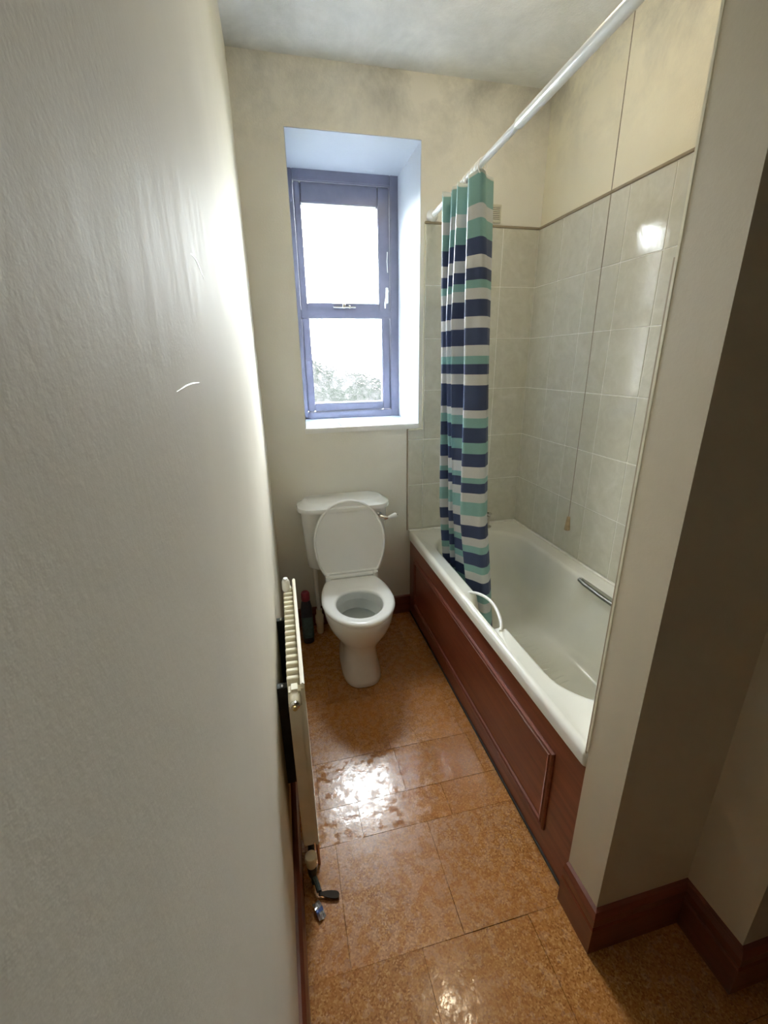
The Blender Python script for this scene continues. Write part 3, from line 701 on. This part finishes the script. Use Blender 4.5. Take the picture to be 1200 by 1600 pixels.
# ------------------------------------------------------------------ shower rod, rings, curtain
rodA = Vector((0.930, D, 2.283)); rodB = Vector((0.930, Y1, 2.345))
def rodp(y): t = (D - y) / (D - Y1); return rodA.lerp(rodB, t)
rod = thing('shower_rod', 'white telescopic shower curtain rod crossing above the bath', 'curtain rod', tuple(rodA))
bm = new(); tube(bm, [rodp(D), rodp(1.75)], 0.0125, 16); kid(obj('inner_tube', bm, 'rod_white', None, 40), rod)
bm = new(); tube(bm, [rodp(1.80), rodp(1.795), rodp(Y1)], [0.0135, 0.0165, 0.0165], 16); kid(obj('outer_tube', bm, 'rod_white', None, 40), rod)
bm = new(); lathe(bm, [(0.030, 0), (0.030, -0.006), (0.022, -0.016), (0.016, -0.030)], 'Y', tuple(rodA + Vector((0, -0.0005, 0))), 20); kid(obj('end_cap', bm, 'white_plastic', None, 40), rod)
bm = new(); lathe(bm, [(0.030, 0), (0.030, 0.006), (0.022, 0.016), (0.018, 0.030)], 'Y', tuple(rodB + Vector((0, 0.0005, 0))), 20); kid(obj('end_cap', bm, 'white_plastic', None, 40), rod)

# stripe print measured down the front pleat: (lower z, colour)
stripes = [(2.264, 'H'), (2.167, 'T'), (2.118, 'W'), (2.054, 'T'), (1.992, 'N'), (1.946, 'W'), (1.902, 'N'), (1.871, 'T'), (1.829, 'W'), (1.763, 'N'), (1.718, 'W'),
           (1.649, 'N'), (1.605, 'W'), (1.571, 'T'), (1.528, 'N'), (1.482, 'W'), (1.374, 'N'), (1.339, 'W'), (1.296, 'T'), (1.228, 'N'), (1.177, 'T'),
           (1.116, 'N'), (1.063, 'W'), (1.037, 'T'), (0.989, 'N'), (0.944, 'W'), (0.877, 'T'), (0.827, 'W'), (0.765, 'N'), (0.723, 'W'), (0.688, 'T'),
           (0.623, 'N'), (0.586, 'T'), (0.542, 'W'), (0.478, 'N'), (0.429, 'T'), (0.378, 'W'), (0.299, 'T'), (0.251, 'N')]
ZTOP = 2.276
# plan of the pleats at four heights: outer tips T1..T4, right fold R, back sliver S
LV = [(2.290, [(0.859, 2.30), (0.881, 2.25), (0.883, 2.19), (0.889, 2.09), (0.943, 2.06), (1.007, 2.12)]),
      (1.760, [(0.869, 2.30), (0.875, 2.25), (0.873, 2.19), (0.894, 2.08), (0.977, 2.05), (1.024, 2.11)]),
      (0.850, [(0.898, 2.33), (0.922, 2.27), (0.923, 2.21), (0.905, 2.05), (1.002, 2.00), (1.039, 2.05)]),
      (0.540, [(0.925, 2.34), (0.950, 2.28), (0.957, 2.23), (0.930, 2.02), (1.016, 1.95), (1.057, 2.00)]),
      (0.250, [(0.965, 2.34), (0.978, 2.29), (0.982, 2.24), (0.970, 2.02), (1.040, 1.93), (1.085, 1.99)])]
def plan(t):
    T1, T2, T3, T4, Rr, S = t; inn = max(0.985, Rr[0] - 0.01); e = 0.010
    P = [(S[0] + 0.012, S[1] + 0.09), (S[0] + 0.004, S[1] + 0.03), S, (Rr[0] + 0.012, Rr[1] + 0.012), Rr, ((Rr[0] * 2 + T4[0]) / 3, Rr[1] - 0.004), ((Rr[0] + T4[0] * 2) / 3, (Rr[1] + T4[1]) / 2 - 0.004), T4, (T4[0] + 0.012, T4[1] + 0.022)]
    prev = T4
    for q in (T3, T2, T1):
        y = (prev[1] + q[1]) / 2
        P += [(inn - 0.006, y - e * 0.7), (inn, y), (inn - 0.006, y + e * 0.7), (q[0] + 0.012, q[1] - e), q, (q[0] + 0.012, q[1] + e)]; prev = q
    P += [(inn - 0.01, T1[1] + 0.02)]
    return P
def catmull(pts, sub):
    out = []; P = [Vector(p) for p in pts]
    for i in range(len(P) - 1):
        p0, p1, p2, p3 = P[max(i - 1, 0)], P[i], P[i + 1], P[min(i + 2, len(P) - 1)]
        for s in range(sub):
            t = s / sub
            out.append(0.5 * ((2 * p1) + (-p0 + p2) * t + (2 * p0 - 5 * p1 + 4 * p2 - p3) * t * t + (-p0 + 3 * p1 - 3 * p2 + p3) * t ** 3))
    out.append(P[-1]); return out
CL = [(z, catmull(plan(t), 5)) for z, t in LV]
rows_, mis = [], []
cmap = {'W': 0, 'T': 1, 'N': 2, 'H': 3}
zprev = ZTOP
def crow(z):
    s = (ZTOP - z) / (ZTOP - 0.25)
    k = 0
    while k < len(CL) - 2 and z < CL[k + 1][0]: k += 1
    (za_, A), (zb_, B) = CL[k], CL[k + 1]; t = max(0, min(1, (za_ - z) / (za_ - zb_)))
    pts = []
    for i, (a, b) in enumerate(zip(A, B)):
        p = a.lerp(b, t)
        wob = 0.003 * math.sin(i * 0.35 + z * 5) * min(1, s * 3)
        sag = 0.007 * math.sin(i * 0.30) * max(0, 1 - s * 5)     # scalloped top between rings
        pts.append(Vector((p.x + wob, p.y + wob * 0.5, z + sag)))
    return pts
rows_.append(crow(ZTOP))
for z, cc in stripes:
    nsub = max(1, round((zprev - z) / 0.035))
    for k in range(1, nsub + 1):
        rows_.append(crow(zprev + (z - zprev) * k / nsub)); mis.append(cmap[cc])
    zprev = z
bm = new(); loft(bm, rows_, close=False, mi=mis)
cur = obj('shower_curtain', bm, ['cloth_white', 'cloth_teal', 'cloth_navy', 'cloth_hem'], None, 70)
sol = cur.modifiers.new('thickness', 'SOLIDIFY'); sol.thickness = 0.0008
tag(cur, 'teal, white and navy striped shower curtain bunched at the far end of the rod', 'shower curtain')
ORD = ['nearest', 'second', 'third', 'fourth', 'fifth', 'sixth', 'seventh', 'farthest']
for k, y in enumerate((2.062, 2.080, 2.105, 2.14, 2.18, 2.22, 2.26, 2.30)):
    c = rodp(y); bm = new(); pts = []
    tilt = random.uniform(-0.25, 0.25)
    for i in range(18):
        a = 2 * math.pi * i / 18
        pts.append((0.019 * math.cos(a), 0.019 * math.cos(a) * tilt, 0.027 * math.sin(a)))
    tube(bm, pts, 0.0024, 6, closed=True)
    o = obj('curtain_ring', bm, 'white_plastic', None, 60); o.location = c + Vector((0, 0, -0.0115))
    tag(o, ORD[k] + ' white plastic ring on the curtain rod' + ('' if k in (0, 7) else ', counted from the viewer'), 'curtain ring', 'curtain rings on the shower rod')

# ------------------------------------------------------------------ small fittings
vent = thing('vent_grille', 'small cream louvred vent on the back wall beside the curtain', 'vent', (1.245, D, 2.31))
boxo('back_plate', -0.058, -0.004, -0.036, 0.060, 0, 0.036, 'vent_dark', vent)
for s in (-1, 1): boxo('frame_bar', -0.06, -0.010, s * 0.036 - 0.004, 0.062, 0, s * 0.036 + 0.004, 'vent_plastic', vent, 0.001); 
for x_ in (-0.06, 0.056): boxo('frame_bar', x_, -0.010, -0.036, x_ + 0.006, 0, 0.036, 'vent_plastic', vent, 0.001)
for k in range(8): boxo('louvre', -0.055, -0.008, -0.031 + k * 0.0082, 0.057, -0.002, -0.031 + k * 0.0082 + 0.0048, 'vent_plastic', vent)

cordt = thing('pull_cord', 'long brown pull cord with a wooden toggle hanging over the bath', 'pull cord', (1.170, 1.612, 0.93))
bm = new(); tube(bm, [(0, 0, 0.055), (0.0008, 0.0, 0.6), (-0.0008, 0, 1.2), (0, 0, H - 0.93 - 0.02)], 0.0014, 6); obj('cord', bm, 'cord', cordt, 40)
bm = new(); lathe(bm, [(0.004, 0.058), (0.0065, 0.056), (0.0075, 0.045), (0.0115, 0.008), (0.0118, 0.002), (0.009, 0.0)], 'Z', (0, 0, 0.004), 14); obj('toggle', bm, 'knob_wood', cordt, 40)
bm = new(); lathe(bm, [(0.04, H - 0.93), (0.04, H - 0.955), (0.03, H - 0.97), (0.006, H - 0.975)], 'Z', (0, 0, 0), 20); obj('ceiling_switch', bm, 'white_plastic', cordt, 40)

# pale scuffs rubbed into the left wall paint
for pts in ([(0.0, 0.829, 1.710), (0.0, 0.861, 1.711), (0.0, 0.891, 1.705), (0.0, 0.917, 1.697)], [(0.0, 0.628, 1.562), (0.0, 0.671, 1.565), (0.0, 0.707, 1.566), (0.0, 0.752, 1.565)]):
    bm = new(); tube(bm, pts, [0.0003, 0.0009, 0.0009, 0.0003], 6); obj('scuff_mark', bm, 'scuff', wall_left, 60)

# warm bulkhead lamp on the ceiling, just above the picture
lamp = thing('ceiling_light', 'round warm bulkhead lamp on the ceiling above the bath side', 'ceiling light', (0.93, 1.85, H))
bm = new(); lathe(bm, [(0.11, 0), (0.11, -0.025), (0.095, -0.03)], 'Z', (0, 0, 0), 28); obj('base', bm, 'white_plastic', lamp, 40)
bm = new(); lathe(bm, [(0.092, -0.028), (0.090, -0.05), (0.07, -0.075), (0.035, -0.088), (0.0, -0.09)], 'Z', (0, 0, 0), 28); obj('diffuser', bm, 'lamp_glass', lamp, 60)
